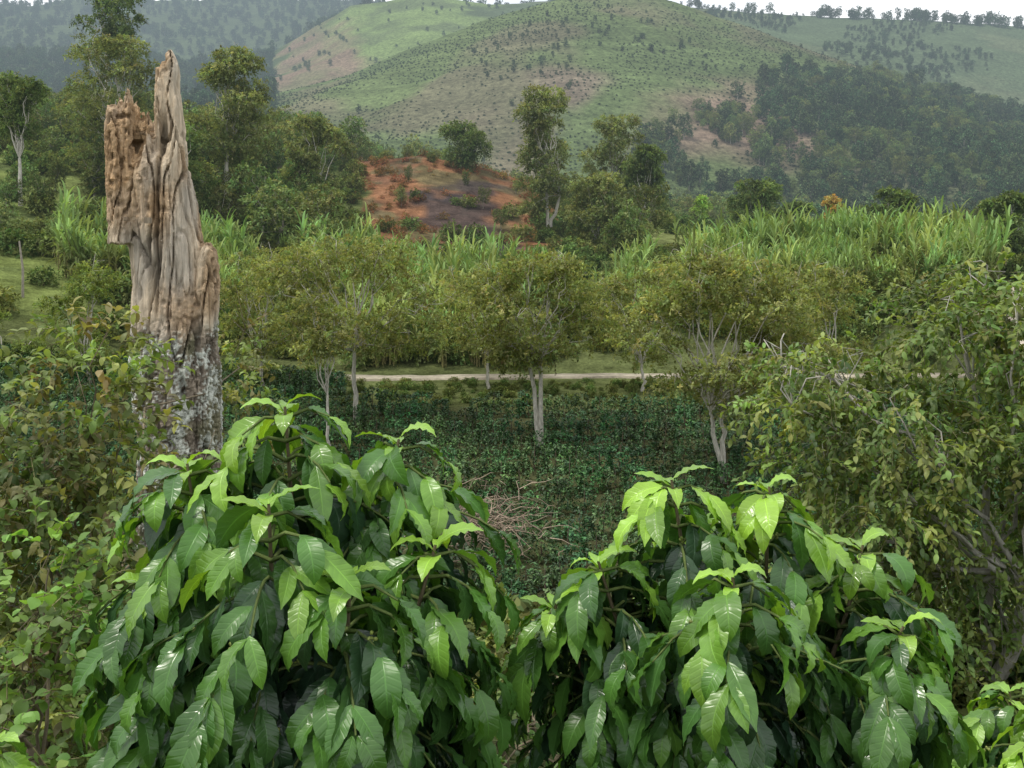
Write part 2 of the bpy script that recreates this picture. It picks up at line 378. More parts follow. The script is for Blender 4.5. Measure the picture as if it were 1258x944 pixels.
# ------------------------------------------------------------------ instancing helper
def proto_collection(name, objs):
    c = bpy.data.collections.new(name)
    for o in objs: c.objects.link(o)
    return c
def instancer(name, pts, sc, coll, ncoll, tilt=0.06):
    pts = np.asarray(pts, np.float32); n = len(pts)
    me = bpy.data.meshes.new(name); me.vertices.add(n); me.vertices.foreach_set('co', pts.ravel())
    a = me.attributes.new('sc', 'FLOAT_VECTOR', 'POINT')
    s3 = np.stack([sc*rng.uniform(.85, 1.15, n), sc*rng.uniform(.85, 1.15, n), sc*rng.uniform(.8, 1.2, n)], -1).astype(np.float32)
    a.data.foreach_set('vector', s3.ravel())
    a = me.attributes.new('rt', 'FLOAT_VECTOR', 'POINT')
    a.data.foreach_set('vector', np.stack([rng.normal(0, tilt, n), rng.normal(0, tilt, n), rng.uniform(0, 6.28, n)], -1).astype(np.float32).ravel())
    a = me.attributes.new('pi', 'INT', 'POINT'); a.data.foreach_set('value', rng.integers(0, ncoll, n).astype(np.int32))
    o = bpy.data.objects.new(name, me); scene.collection.objects.link(o)
    ng = bpy.data.node_groups.new(name+'_scatter', 'GeometryNodeTree')
    ng.interface.new_socket('Geometry', in_out='INPUT', socket_type='NodeSocketGeometry')
    ng.interface.new_socket('Geometry', in_out='OUTPUT', socket_type='NodeSocketGeometry')
    N = ng.nodes; L = ng.links.new
    gi = N.new('NodeGroupInput'); go = N.new('NodeGroupOutput'); ip = N.new('GeometryNodeInstanceOnPoints'); ci = N.new('GeometryNodeCollectionInfo')
    ci.inputs['Collection'].default_value = coll; ci.inputs['Separate Children'].default_value = True; ci.inputs['Reset Children'].default_value = True
    def na(nm, ty):
        q = N.new('GeometryNodeInputNamedAttribute'); q.data_type = ty; q.inputs['Name'].default_value = nm; return q.outputs['Attribute']
    L(gi.outputs[0], ip.inputs['Points']); L(ci.outputs[0], ip.inputs['Instance']); ip.inputs['Pick Instance'].default_value = True
    L(na('pi', 'INT'), ip.inputs['Instance Index']); L(na('rt', 'FLOAT_VECTOR'), ip.inputs['Rotation']); L(na('sc', 'FLOAT_VECTOR'), ip.inputs['Scale'])
    L(ip.outputs[0], go.inputs[0])
    md = o.modifiers.new('scatter', 'NODES'); md.node_group = ng
    return o
def scatter(px0, px1, y0, y1, n, mask=None):
    y = np.sqrt(rng.uniform(y0*y0, y1*y1, n))
    p = rng.uniform(px0, px1, n); x = (p-HX)/F*y
    z = ground(x, y); q = HY-F*z/y
    if mask is not None:
        k = mask(p, y, q); x, y, z, p = x[k], y[k], z[k], p[k]
    return np.stack([x, y, z], -1)

# ------------------------------------------------------------------ prototypes
GREEN_F = [(.145, .185, .075), (.12, .165, .065), (.185, .215, .08), (.13, .18, .07)]
GREEN_D = [(.075, .115, .055), (.065, .10, .05), (.10, .14, .06), (.075, .12, .055)]
def proto_tree(nm, i, h=10., cols=GREEN_F, ls=.5, nsp=420, wide=.34, low=.3, nl=13, mat=None):
    lobes = []
    for k in range(nl):
        a = k*2.4+i; zz = h*(low+(.94-low)*(k+.5)/nl); rr = h*wide*math.sqrt(max(.05, 1-((zz/h-.6)/.5)**2))*.75
        lobes.append((math.cos(a)*rr*rng.uniform(.4, 1.1), math.sin(a)*rr*rng.uniform(.4, 1.1), zz, h*.13*rng.uniform(.7, 1.3), h*.13*rng.uniform(.7, 1.3), h*.085*rng.uniform(.8, 1.3)))
    return tree('%s_%d' % (nm, i), (0, 0, 0), lobes, (rng.uniform(-.5, .5), 0, h*.35), h*.018, nsp, 9, ls, .9, cols, QUAD, (.34, .31, .25), 1, mat or M_INST, False, barkmat=M_BARKF, sub=1, spread=.95, down=.15)
C_FOR = proto_collection('forest_tree_variants', [proto_tree('proto_tree', i, nsp=560, ls=.42, wide=.30+.05*(i % 3), low=.15+.1*(i % 3)) for i in range(6)])
C_DFOR = proto_collection('dark_tree_variants', [proto_tree('proto_dark', i, cols=GREEN_D, nsp=230, ls=.68, wide=.30+.05*(i % 3), low=.2, nl=9, mat=M_FARL) for i in range(5)])
def proto_shrub(nm, i, cols, nsp=170, ls=.2, mat=None):
    lobes = [(rng.uniform(-.5, .5), rng.uniform(-.5, .5), rng.uniform(.3, .9), .6, .6, .5) for _ in range(5)]
    return tree('%s_%d' % (nm, i), (0, 0, 0), lobes, (0, 0, .3), .03, nsp, 8, ls, .35, cols, QUAD, (.15, .12, .09), 1, mat or M_INST, False, barkmat=M_BARKF, sub=1)
C_SHR = proto_collection('shrub_variants', [proto_shrub('proto_shrub', i, [(.125, .17, .06), (.16, .20, .07), (.10, .145, .05)]) for i in range(4)])
C_LSH = proto_collection('light_shrub_variants', [proto_shrub('proto_lshrub', i, [(.075, .11, .05), (.095, .13, .055), (.065, .095, .045)], 40, .42, M_FARL) for i in range(4)])
C_ORS = proto_collection('scorched_shrub_variants', [proto_shrub('proto_oshrub', i, [(.30, .15, .065), (.24, .13, .055), (.17, .14, .06)], 80) for i in range(3)])
def proto_coffee(i):
    g = Geo()
    g.tube([(0, 0, 0), (0, 0, .8), (0, 0, 1.2)], [.03, .02, .01], (.15, .12, .09), 4, 1)
    n = 105
    z = rng.uniform(.1, 1.15, n); a = rng.uniform(0, 6.28, n); r = .46*np.sqrt(np.clip(1-(np.abs(z-.5)/.75)**2.2, 0, 1))*rng.uniform(.6, 1, n)
    O = np.stack([np.cos(a)*r, np.sin(a)*r, z], -1); D = np.stack([np.cos(a), np.sin(a), a*0+.5], -1)
    topf = 1+.5*(z-.5)
    sprigs(g, O, D, .16, 6, .14, QUAD, [(.055, .135, .042), (.07, .165, .046), (.045, .105, .038)], .8, .7, .5)
    return g.obj('proto_coffee_%d' % i, [M_INST2, M_BARK], True, False)
C_COF = proto_collection('coffee_shrub_variants', [proto_coffee(i) for i in range(4)])
def proto_cane(i):
    g = Geo()
    for s in range(7):
        a = rng.uniform(0, 6.28); r = rng.uniform(0, .8); b = np.array([math.cos(a)*r, math.sin(a)*r, 0]); h = rng.uniform(1.6, 3.4)
        top = b+np.array([math.cos(a)*.4, math.sin(a)*.4, h])
        g.tube(bez(b, top, 0, 4, .05), [.04, .035, .03, .012], np.array((.34, .30, .13))*rng.uniform(.6, 1.2), 4, 1)
        nb = 13
        for k in range(nb):
            az = k*2.4+rng.uniform(-.4, .4); young = k/nb
            L_ = rng.uniform(1.1, 1.9); t = np.linspace(0, 1, 7)
            z0 = h*(.4+.6*young)
            o = b+(top-b)*(z0/h)
            out = (1-.5*young)
            rad = L_*out*(.5*t+.35*t*t); zz = L_*((.8+.75*young)*t-(1.1-.45*young)*t*t)
            c = o+np.stack([np.cos(az)*rad, np.sin(az)*rad, zz], -1)
            wv = np.array([-math.sin(az), math.cos(az), 0])*.07
            w = np.array([.5, .9, 1, 1, .8, .5, .08])[:, None]
            V = np.stack([c-wv*w, c+wv*w], 1)
            q = np.array([[2*j, 2*j+1, 2*j+3, 2*j+2] for j in range(6)])
            colr = np.array((.18, .20, .08))*(1-young)+np.array((.25, .37, .13))*young
            g.add(V, q, colr*rng.uniform(.7, 1.3))
    return g.obj('proto_cane_%d' % i, [M_INST, M_BARKF], True, False)
C_CANE = proto_collection('cane_clump_variants', [proto_cane(i) for i in range(5)])

# ------------------------------------------------------------------ scatters
pts = []
for r in range(17):
    y0 = 23.5+r*2.75
    for c in range(112):
        x = -52+c*1.0+rng.normal(0, .06)+.5*(r % 2); y = y0+rng.normal(0, .08)+.05*x
        lim = 66.5 if HX+F*x/y < 420 else 58.5
        if y < 23 or y > lim or rng.random() < .04: continue
        pts.append((x, y))
pts = np.array(pts); pts = np.column_stack([pts, ground(pts[:, 0], pts[:, 1])])
instancer('coffee_plantation', pts, rng.uniform(.85, 1.15, len(pts)), C_COF, 4, .03)
P = scatter(-300, 1600, 12, 24, 620)
k = (np.hypot(P[:, 0]+3.2, P[:, 1]-9) > 1.2)
P = P[k]
instancer('undergrowth', P, rng.uniform(.6, 1.1, len(P)), C_SHR, 4)
P = np.concatenate([scatter(-200, 1500, 58.5, 67.5, 800, lambda p, y, q: (rng.random(p.size) < .8)), scatter(-200, 400, 66, 68.4, 130)])
sc = np.where((gpx(P[:, 0], P[:, 1]) < 410) & (P[:, 1] > 64), rng.uniform(.55, .9, len(P)), rng.uniform(.15, .4, len(P)))
instancer('verge_weeds', P, sc, C_SHR, 4)
def mc(p, y, q): return ((p > 770+rng.normal(0, 15, p.size)) & (p < 1215) & (y > 86)) | ((p < 700) & (p > 220) & (y > 90) & (y < 118) & (vnoise(p*.018, y*.08, 87) > -.25)) | ((p < 300) & (p > 75) & (y > 92) & (y < 112)) | ((p > 440) & (p < 650) & (y < 90) & (rng.random(p.size) < .7))
P = scatter(60, 1215, 76, 120, 2000, mc)
k = vnoise(P[:, 0]*.12, P[:, 1]*.12, 88) > -.4
P = P[k]
instancer('sugar_cane_field', P, rng.uniform(.75, 1.5, len(P))*(1+.3*vnoise(P[:, 0]*.15, P[:, 1]*.15, 89)), C_CANE, 5, .12)
P = scatter(-200, 1500, 76, 200, 2500, lambda p, y, q: ~((p < 110) & (y < 150) & (rng.random(p.size) < .7)) & ~((p > 440) & (p < 660) & (y > 120) & (rng.random(p.size) < .93)) & ~((p > 1230) & (p < 1290) & (y < 102)) & ~((p > 780) & (p < 930) & (y > 122) & (rng.random(p.size) < .92)))
instancer('hillside_shrubs', P, rng.uniform(.7, 2.2, len(P)), C_SHR, 4)
P = scatter(425, 675, 130, 205, 300, lambda p, y, q: ~((p > 520) & (p < 630) & (q > 220) & (rng.random(p.size) < .85)))
instancer('scorched_scrub', P, rng.uniform(.35, 1.1, len(P)), C_ORS, 3)
P = scatter(425, 665, 150, 195, 12)
instancer('scrub_trees', P, rng.uniform(.2, .38, len(P)), C_FOR, 6)
def ml(p, y, q): return ((p > 110) | (y > 152)) & ~((p > 395) & (y < 175)) & (p < 440)
P = scatter(-500, 445, 108, 250, 360, ml)
instancer('hillside_forest', P, rng.uniform(.5, 1.05, len(P)), C_FOR, 6)
P = scatter(-200, 110, 90, 150, 20)
instancer('pasture_trees', P, rng.uniform(.25, .5, len(P)), C_FOR, 6)
P = scatter(690, 800, 118, 160, 12)
instancer('copse', P, rng.uniform(.4, .8, len(P)), C_FOR, 6)
P = scatter(700, 1700, 150, 300, 170, lambda p, y, q: (p > 900) | (y > 215))
instancer('valley_trees', P, rng.uniform(.45, .85, len(P)), C_FOR, 6)
def mr(p, y, q):
    e = 860+fbm(y*.02, p*.01, 51)*220+np.clip(175-q, 0, 200)*1.7+rng.normal(0, 12, p.size)
    return (p > e) & (q > 75) & (vnoise(p*.025, y*.02, 52) > -.6)
P = scatter(780, 1600, 290, 800, 4200, mr)
k = (rng.random(len(P))+.5*vnoise(P[:, 0]*.03, P[:, 1]*.02, 55)) < .72
instancer('dark_forest', P[k], rng.uniform(.55, 1.35, k.sum()), C_DFOR, 5)
instancer('mixed_woodland', P[~k], rng.uniform(.5, 1.1, (~k).sum()), C_FOR, 6)
P = scatter(300, 900, 250, 440, 700)
instancer('valley_forest', P, rng.uniform(.6, 1.1, len(P)), C_FOR, 6)
P = np.concatenate([scatter(-500, 335, 430, 1290, 3800), scatter(-500, 700, 1350, 2350, 3800)])
instancer('distant_forest', P, rng.uniform(.8, 1.9, len(P)), C_DFOR, 5)
yy = np.arange(440, 815, 5.5); rows = []
for y0 in yy:
    xs = np.arange(-260, 420, 2.8)+rng.normal(0, .9, 243)
    ys = y0+rng.normal(0, .9, 243)+9*np.sin(xs*.02)+6*np.sin(xs*.051)
    rows.append(np.stack([xs, ys], -1))
R = np.concatenate(rows); z = ground(R[:, 0], R[:, 1]); p = gpx(R[:, 0], R[:, 1])
k = (p > 330) & (p < 1300) & (vnoise(R[:, 0]*.02, R[:, 1]*.02, 77) > -.3+.5*rng.normal(0, .5, len(p))) & (rng.random(len(p)) < .8)
P = np.column_stack([R, z])[k]
instancer('hill_plantation', P, rng.uniform(.4, .85, len(P)), C_LSH, 4)
P = scatter(350, 1400, 450, 805, 520, lambda p, y, q: vnoise(p*.012, y*.012, 91) > .25)
instancer('hill_scattered_trees', P, rng.uniform(.2, .5, len(P)), C_DFOR, 5)
P = np.concatenate([scatter(620, 1400, 960, 1300, 2600, lambda p, y, q: vnoise(p*.02, y*.012, 92) > .0), scatter(335, 620, 960, 1300, 60)])
instancer('ridge_scrub', P, rng.uniform(.3, .75, len(P)), C_DFOR, 5)
pp = np.concatenate([rng.uniform(1005, 1075, 20), rng.uniform(1085, 1150, 20), rng.uniform(1160, 1258, 34), rng.uniform(1258, 1700, 60), rng.uniform(780, 960, 14)])
y = rng.uniform(1285, 1305, len(pp)); x = (pp-HX)/F*y
instancer('ridge_tree_line', np.stack([x, y, ground(x, y)-1], -1), rng.uniform(.9, 1.8, len(pp)), C_DFOR, 5)

# ------------------------------------------------------------------ individual trees
def crown(cx, w, z0, z1, n, flat=.5, full=.8):
    L = []
    for k in range(n):
        a = rng.uniform(0, 6.28); f = (k+.5)/n
        zz = z0+(z1-z0)*f; prof = math.sin(math.pi*min(1, max(.12, f*.85+.08)))**.6
        r = w*prof*rng.uniform(.3, full)
        lr = w*rng.uniform(.2, .34)
        L.append((cx+math.cos(a)*r, math.sin(a)*r*.8, min(zz, z1-lr*flat*.8), lr, lr, lr*flat))
    return L
OLIVE = [(.21, .235, .095), (.185, .22, .085), (.235, .25, .105), (.155, .19, .075)]
def midtree(px, y, crown_px, crown_py0, crown_py1, n=13, nsp=900, cols=OLIVE, ls=.17, tr=.13, trunks=1, flat=.45, ln=.6, bark=(.50, .47, .40), name='shade_tree', forkf=.45, shell=.3, K=11, mat=None, sub=3, thin=-.5, bm=None):
    b = gpt(px, y); s = y/F
    c = (crown_px[0]+crown_px[1])/2; w = (crown_px[1]-crown_px[0])/2*s
    z1 = (HY-crown_py1)*s-b[2]; z0 = (HY-crown_py0)*s-b[2]
    lobes = crown((c-px)*s, w, z0, z1, n, flat)
    fork = ((c-px)*s*.25, 0, z0*forkf+z1*.12)
    return tree(name, b, lobes, fork, tr, nsp, K, ls, ln, cols, QUAD, bark, trunks, mat or M_SHADE, True, .4, None, .15, shell, sub=sub, thin=thin, spread=.95, barkmat=bm)
S_ = dict(ls=.18, flat=.28, thin=-.35)
midtree(665, 50, (550, 770), 445, 315, 28, 2500, tr=.12, trunks=2, forkf=.7, **S_)
midtree(438, 54, (275, 580), 430, 295, 32, 3500, tr=.13, forkf=.7, **S_)
midtree(405, 47, (340, 450), 440, 360, 8, 500, tr=.08, **S_)
midtree(888, 44, (735, 1045), 500, 315, 36, 4000, tr=.11, trunks=2, forkf=.6, **S_)
midtree(320, 62, (235, 420), 430, 310, 16, 1700, **S_)
midtree(600, 64, (500, 690), 425, 330, 16, 1500, tr=.1, **S_)
midtree(790, 63, (690, 880), 445, 335, 16, 1600, tr=.1, **S_)
midtree(1020, 60, (920, 1110), 440, 330, 16, 1700, tr=.1, **S_)
midtree(110, 62, (20, 175), 450, 325, 12, 1300, tr=.12, cols=[(.14, .19, .065), (.17, .21, .075)], **S_)
midtree(20, 66, (-80, 70), 480, 375, 12, 1200, tr=.12, cols=[(.13, .18, .06), (.15, .20, .07)], **S_)
DK = [(.125, .17, .065), (.14, .19, .07), (.105, .15, .06)]
HZ = [(.175, .205, .09), (.155, .19, .085), (.20, .225, .095)]
H_ = dict(mat=M_HILL, sub=1, bm=M_BARKF)
midtree(672, 150, (625, 715), 260, 110, 30, 2400, HZ, .40, .26, 2, .42, 1.1, name='tall_tree', forkf=.9, **H_)
midtree(566, 186, (534, 600), 200, 152, 14, 1100, DK, .45, .2, 1, .7, 1.2, name='round_tree', **H_)
midtree(752, 170, (712, 800), 250, 145, 24, 1900, HZ, .42, .24, 1, .45, 1.1, name='hill_tree', **H_)
midtree(792, 165, (758, 822), 250, 182, 16, 1300, DK, .45, .22, 1, .6, 1.1, name='hill_tree', **H_)
midtree(735, 135, (690, 792), 315, 215, 24, 1900, HZ, .38, .2, 1, .45, 1., name='hill_tree', **H_)
midtree(926, 160, (893, 962), 278, 222, 16, 1100, DK, .45, .2, 1, .5, 1.1, name='hill_tree', **H_)
midtree(861, 158, (850, 873), 264, 242, 5, 300, [(.24, .35, .10)], .3, .1, 1, .8, .7, name='small_round_tree', **H_)
midtree(1020, 150, (1004, 1036), 282, 243, 7, 350, [(.38, .26, .09), (.26, .22, .08)], .4, .12, 1, .8, .8, name='orange_tree', **H_)
midtree(975, 155, (955, 1000), 285, 250, 8, 500, DK, .45, .15, 1, .6, .9, name='hill_tree', **H_)
midtree(1088, 140, (1055, 1125), 300, 232, 16, 1100, DK, .42, .2, 1, .5, 1., name='hill_tree', **H_)
midtree(1235, 120, (1200, 1275), 318, 240, 16, 1300, DK, .36, .2, 1, .5, .9, name='hill_tree', **H_)
midtree(278, 128, (220, 350), 200, 60, 34, 3000, HZ, .36, .24, 2, .38, 1., name='tall_tree', forkf=.8, **H_)
midtree(135, 140, (60, 205), 200, 45, 36, 3200, HZ, .38, .26, 2, .4, 1.1, name='tall_tree', forkf=.8, **H_)
midtree(25, 125, (-20, 62), 165, 95, 18, 1600, DK, .36, .24, 1, .5, 1., name='hill_tree', **H_)
midtree(130, 185, (88, 175), 60, -30, 18, 1400, DK, .5, .3, 1, .5, 1.2, name='tall_tree', forkf=.9, **H_)
midtree(390, 140, (345, 430), 240, 145, 20, 1600, HZ, .4, .22, 1, .45, 1., name='hill_tree', **H_)
midtree(210, 120, (160, 262), 270, 150, 24, 2000, DK, .38, .22, 1, .45, 1.0, name='hill_tree', **H_)

# near right tree
b = gpt(1205, 12.5)
def wl(px, py, y, r): 
    w = W(px, py, y)-b; return (w[0], w[1], w[2], r, r, r*.62)
lob = [wl(1180, 400, 12.5, .9), wl(1250, 410, 12, 1.0), wl(1040, 470, 12.5, .75), wl(1110, 520, 12, .9), wl(975, 500, 12.2, .5), wl(1010, 570, 12.3, .7), wl(1190, 560, 12.4, 1.1), wl(1090, 620, 12, .9), wl(1210, 680, 12.5, 1.0),
       wl(960, 450, 13, .35), wl(1290, 540, 12, 1.2), wl(1120, 710, 12.5, .8), wl(1240, 790, 12.4, .8), wl(1060, 690, 12.8, .6), wl(1330, 430, 13, 1.2), wl(1350, 680, 12.5, 1.2), wl(1210, 350, 13, .5), wl(1000, 660, 12.6, .5), wl(1150, 800, 12.3, .8)]
tree('leafy_tree', b, lob, (.1, 0, 1.9), .10, 3300, 12, .112, .45, [(.15, .225, .06), (.18, .255, .065), (.11, .175, .05), (.22, .26, .075)], MIDL[:2], (.42, .40, .35), 2, None, True, .6, (.006, (.26, .24, .14), 1), .5, .25, sub=5, thin=-.3)

def shrubmass(name, lobes, nsp, K, ls, ln, cols, protos, y, tr=.03, down=.35):
    b = gpt(np.mean([l[0] for l in lobes]), y)
    L = []
    for (px, py, yy_, r, rz) in lobes:
        w = W(px, py, yy_)-b; L.append((w[0], w[1], w[2], r, r, rz))
    return tree(name, b, L, (0, 0, .5), tr, nsp, K, ls, ln, cols, protos, (.18, .15, .1), 3, None, True, .4, (.004, (.2, .19, .09), 1), down, .3, sub=3)
SH = [(.15, .215, .06), (.18, .24, .07), (.115, .175, .05), (.24, .27, .08), (.18, .17, .07)]
shrubmass('flowering_shrub', [(110, 450, 6.4, .34, .3), (60, 520, 6.2, .5, .4), (150, 540, 6.3, .4, .4), (10, 600, 6, .5, .45), (110, 640, 6, .55, .5), (40, 740, 6, .6, .5), (140, 780, 5.8, .5, .5), (-60, 660, 6, .5, .5), (60, 860, 5.8, .6, .5), (160, 900, 5.6, .5, .4), (285, 445, 10, .3, .4), (290, 540, 10, .5, .5), (-20, 900, 5.6, .6, .5)], 1250, 11, .08, .3, SH, MIDL, 6.2)
shrubmass('heart_leaf_vine', [(30, 800, 4.6, .3, .35), (90, 760, 4.9, .22, .25), (20, 900, 4.4, .3, .2), (60, 700, 5, .2, .2)], 120, 7, .065, .25, [(.14, .25, .055), (.17, .28, .065), (.12, .20, .05)], HEART, 4.8)
shrubmass('weed_patch', [(650, 900, 6, .4, .3), (600, 950, 6, .5, .3), (720, 960, 6, .5, .3), (650, 830, 9, .4, .4)], 160, 9, .08, .25, [(.09, .165, .045), (.12, .20, .05), (.07, .13, .04)], MIDL, 6.5)

def brush():
    g = Geo(); c = gpt(580, 34)
    for i in range(420):
        a = rng.normal(0, 1, 3)*np.array([.95, .8, .5]); o = c+a+np.array([0, 0, 1.5])
        d = rndu(1)[0]*np.array([1, .8, .6]); l = rng.uniform(.5, 1.7)
        o[2] = max(o[2], c[2]+.05)
        g.tube(bez(o, o+d*l, .1, 4, .06), [.018, .015, .01, .005], np.array((.36, .28, .21))*rng.uniform(.4, 1.4), 3)
    g.obj('dry_brush_pile', [M_BARK])
brush()
g = Geo(); b = gpt(28, 84); g.tube([b-[0, 0, .3], b+[0, 0, 2.4], b+[-.3, 0, 4.8]], [.12, .1, .07], (.3, .27, .22), 7)
g.obj('bare_pole', [M_BARK])

# ------------------------------------------------------------------ stump
def build_stump():
    Y0 = 9.0; s = Y0/F
    g = Geo()
    def loft(rows, depth=0., dr=1., k=20):
        r = np.array(rows, float); zz = (HY-r[:, 0])*s; cx = ((r[:, 1]+r[:, 2])/2-HX)*s; rad = (r[:, 2]-r[:, 1])/2*s
        a = np.linspace(0, 2*np.pi, k, endpoint=False)
        dep = np.broadcast_to(np.asarray(depth, float), (len(r),))
        V = np.stack([cx[:, None]+rad[:, None]*np.cos(a), Y0+dep[:, None]+rad[:, None]*dr*np.sin(a), zz[:, None]+0*a], -1)
        n = len(r); i = np.arange(n-1)[:, None]; j = np.arange(k)[None]
        q = np.stack([i*k+j, i*k+(j+1) % k, (i+1)*k+(j+1) % k, (i+1)*k+j], -1).reshape(-1, 4)
        base = V.reshape(-1, 3)
        capq = []; extra = [V[0].mean(0), V[-1].mean(0)]; c0 = len(base); c1 = c0+1
        for j in range(0, k, 2):
            capq.append([c0, (j+2) % k, (j+1) % k, j]); o = (n-1)*k
            capq.append([c1, o+j, o+(j+1) % k, o+(j+2) % k])
        g.add(np.concatenate([base, extra]), np.concatenate([q, capq]), (1, 1, 1))
    loft([(935, 130, 330), (860, 150, 300), (700, 168, 280), (540, 172, 271), (500, 166, 272), (450, 161, 270), (400, 163, 262), (350, 165, 255), (320, 163, 252), (300, 160, 250), (280, 155, 246), (250, 152, 241), (225, 147, 236), (205, 150, 230), (190, 165, 222)], 0, .9, 24)
    loft([(440, 235, 264), (400, 240, 270), (350, 242, 271), (325, 244, 270), (308, 248, 268), (298, 254, 262)], [-.05]*6, 1.4)
    loft([(300, 143, 176), (230, 139, 170), (170, 137, 165), (140, 138, 158), (132, 138, 150)], [-.08]*5, 2.2)
    for (cx, tip, wd, dp) in [(143, 134, 9, -.1), (149, 120, 9, .0), (155, 127, 8, -.15), (161, 137, 9, .1), (166, 112, 10, -.16), (171, 124, 8, -.05), (176, 133, 9, .15), (182, 140, 11, -.1), (187, 147, 9, .1), (190, 155, 10, -.18), (152, 140, 10, .25), (168, 145, 12, .28)]:
        loft([(300, cx-wd*.9+4, cx+wd*.9+4), (220, cx-wd*.9+1, cx+wd*.9+1), (tip+28, cx-wd*.75, cx+wd*.75), (tip+12, cx-wd*.5, cx+wd*.45), (tip+2, cx-wd*.25, cx+wd*.2), (tip, cx-2, cx+1.5)], dp, 1.5, 10)
    loft([(330, 190, 247), (260, 192, 239), (200, 195, 232), (165, 193, 228), (140, 192, 224), (120, 194, 222), (100, 193, 220), (90, 194, 220), (82, 198, 219), (72, 201, 216), (66, 204, 213), (59, 207, 210)], [-.05, -.05, -.05, 0, 0, 0, 0, 0, 0, 0, 0, 0], .8)
    for (cx, tip, wd, dp) in [(222, 150, 8, -.14), (228, 172, 8, -.12), (195, 84, 4.5, -.04), (214, 76, 5, .05), (200, 98, 5, -.1), (219, 120, 6, -.06)]:
        loft([(300, cx-wd, cx+wd+4), (tip+50, cx-wd, cx+wd), (tip+15, cx-wd*.6, cx+wd*.6), (tip, cx-1.5, cx+1.5)], dp, 1.2, 10)
    P = np.array([W(152, 284, 9-.30), W(160, 274, 9-.42), W(175, 273, 9-.46), W(190, 280, 9-.45), W(203, 292, 9-.40), W(211, 302, 9-.30)])
    g.tube(P, [.03, .055, .045, .05, .045, .02], (1, 1, 1), 8)
    me = g.mesh('tmp', [])
    o = bpy.data.objects.new('tmp', me); scene.collection.objects.link(o)
    md = o.modifiers.new('r', 'REMESH'); md.mode = 'VOXEL'; md.voxel_size = .0135
    dg = bpy.context.evaluated_depsgraph_get(); ev = o.evaluated_get(dg); m2 = bpy.data.meshes.new_from_object(ev)
    bpy.data.objects.remove(o)
    n = len(m2.vertices); co = np.empty(n*3, np.float32); m2.vertices.foreach_get('co', co); co = co.reshape(-1, 3).astype(float)
    no = np.empty(n*3, np.float32); m2.vertices.foreach_get('normal', no); no = no.reshape(-1, 3).astype(float)
    disp = np.zeros(n); C = np.zeros((n, 3)); N_ = mnoise.noise
    for i in range(n):
        x, y, z = co[i]
        if z < -3.2: C[i] = (.1, .08, .06); continue
        fib = N_(Vector((x*34, y*34, z*1.6)))+.5*N_(Vector((x*70, y*70, z*5)))
        chunk = N_(Vector((x*9, y*9, z*3.5)))
        f3 = N_(Vector((x*2.5+5, y*2.5, z*1.6)))
        grit = N_(Vector((x*45, y*45, z*40)))
        wob = .12*N_(Vector((x*3, y*3, z*2)))
        cr = max(0., 1-abs(N_(Vector((x*7+wob*6, y*7+3, z*.55))))*13)
        cr2 = max(0., 1-abs(N_(Vector((x*13+1, y*13+wob*9, z*1.1))))*9)
        up = float(sm(-.68, -.42, z+.35*f3+.15*chunk))
        left = float(sm(-3.05, -3.4, x))*float(sm(.2, .5, z))
        rot_ = min(1., float(sm(-.05, .25, f3))*.8+left*.7)
        pit = max(0., N_(Vector((x*20, y*20, z*15)))-.05)*rot_*up
        plate = max(0., 1-abs(N_(Vector((x*11, y*11+4, z*6))))*7)*(1-up)
        d = (.010*fib+.018*chunk)*up+(.014*grit+.018*chunk)*(1-up)+.008*grit*rot_-.055*cr-.02*cr2-.07*pit-.02*plate
        gx = (207-HX)*s+.04*N_(Vector((0, 0, z*3)))
        gr = math.exp(-((x-gx)/.018)**2)*float(sm(-.55, -.1, z))*(1-float(sm(1.25, 1.5, z)))*(1 if y < 9 else 0)
        d -= .07*gr
        disp[i] = d
        wood = np.array((.64, .53, .39))*(1+.28*fib+.25*chunk)
        grey = np.array((.46, .42, .36)); tg = float(sm(.0, .35, N_(Vector((x*5+20, y*5, z*1.2))))); wood = wood*(1-.6*tg)+grey*.6*tg
        rust = np.array((.44, .27, .13))*(1+.3*fib)
        t = min(1., rot_*.75+.25*max(0, grit))
        wood = wood*(1-t)+rust*t
        bark = np.array((.26, .215, .165))*(1+.5*chunk+.4*grit)
        mo = float(sm(.05, .3, N_(Vector((x*5, y*5+30, z*3))))); bark = bark*(1-.5*mo)+np.array((.17, .19, .09))*.5*mo
        li = N_(Vector((x*6+9, y*6, z*5)))*.8+.7*grit
        tl = float(sm(.02, .24, li)); bark = bark*(1-tl)+np.array((.64, .66, .58))*tl
        c = wood*up+bark*(1-up)
        c = c*(1-.6*min(1, cr*.9+cr2*.35+gr+pit*2.0+plate*.4))  # painted occlusion: cracks, groove, pits and plate gaps darkened in the vertex colour
        C[i] = np.clip(c, .015, .8)
    co = co+no*disp[:, None]
    m2.vertices.foreach_set('co', co.astype(np.float32).ravel())
    ca = m2.color_attributes.new('col', 'FLOAT_COLOR', 'POINT'); ca.data.foreach_set('color', np.concatenate([C, np.ones((n, 1))], 1).astype(np.float32).ravel())
    m2.materials.clear(); m2.materials.append(M_STUMP)
    m2.polygons.foreach_set('use_smooth', np.full(len(m2.polygons), False)); m2.update(); m2.name = 'dead_tree_stump'
    ob = bpy.data.objects.new('dead_tree_stump', m2); scene.collection.objects.link(ob)
build_stump()

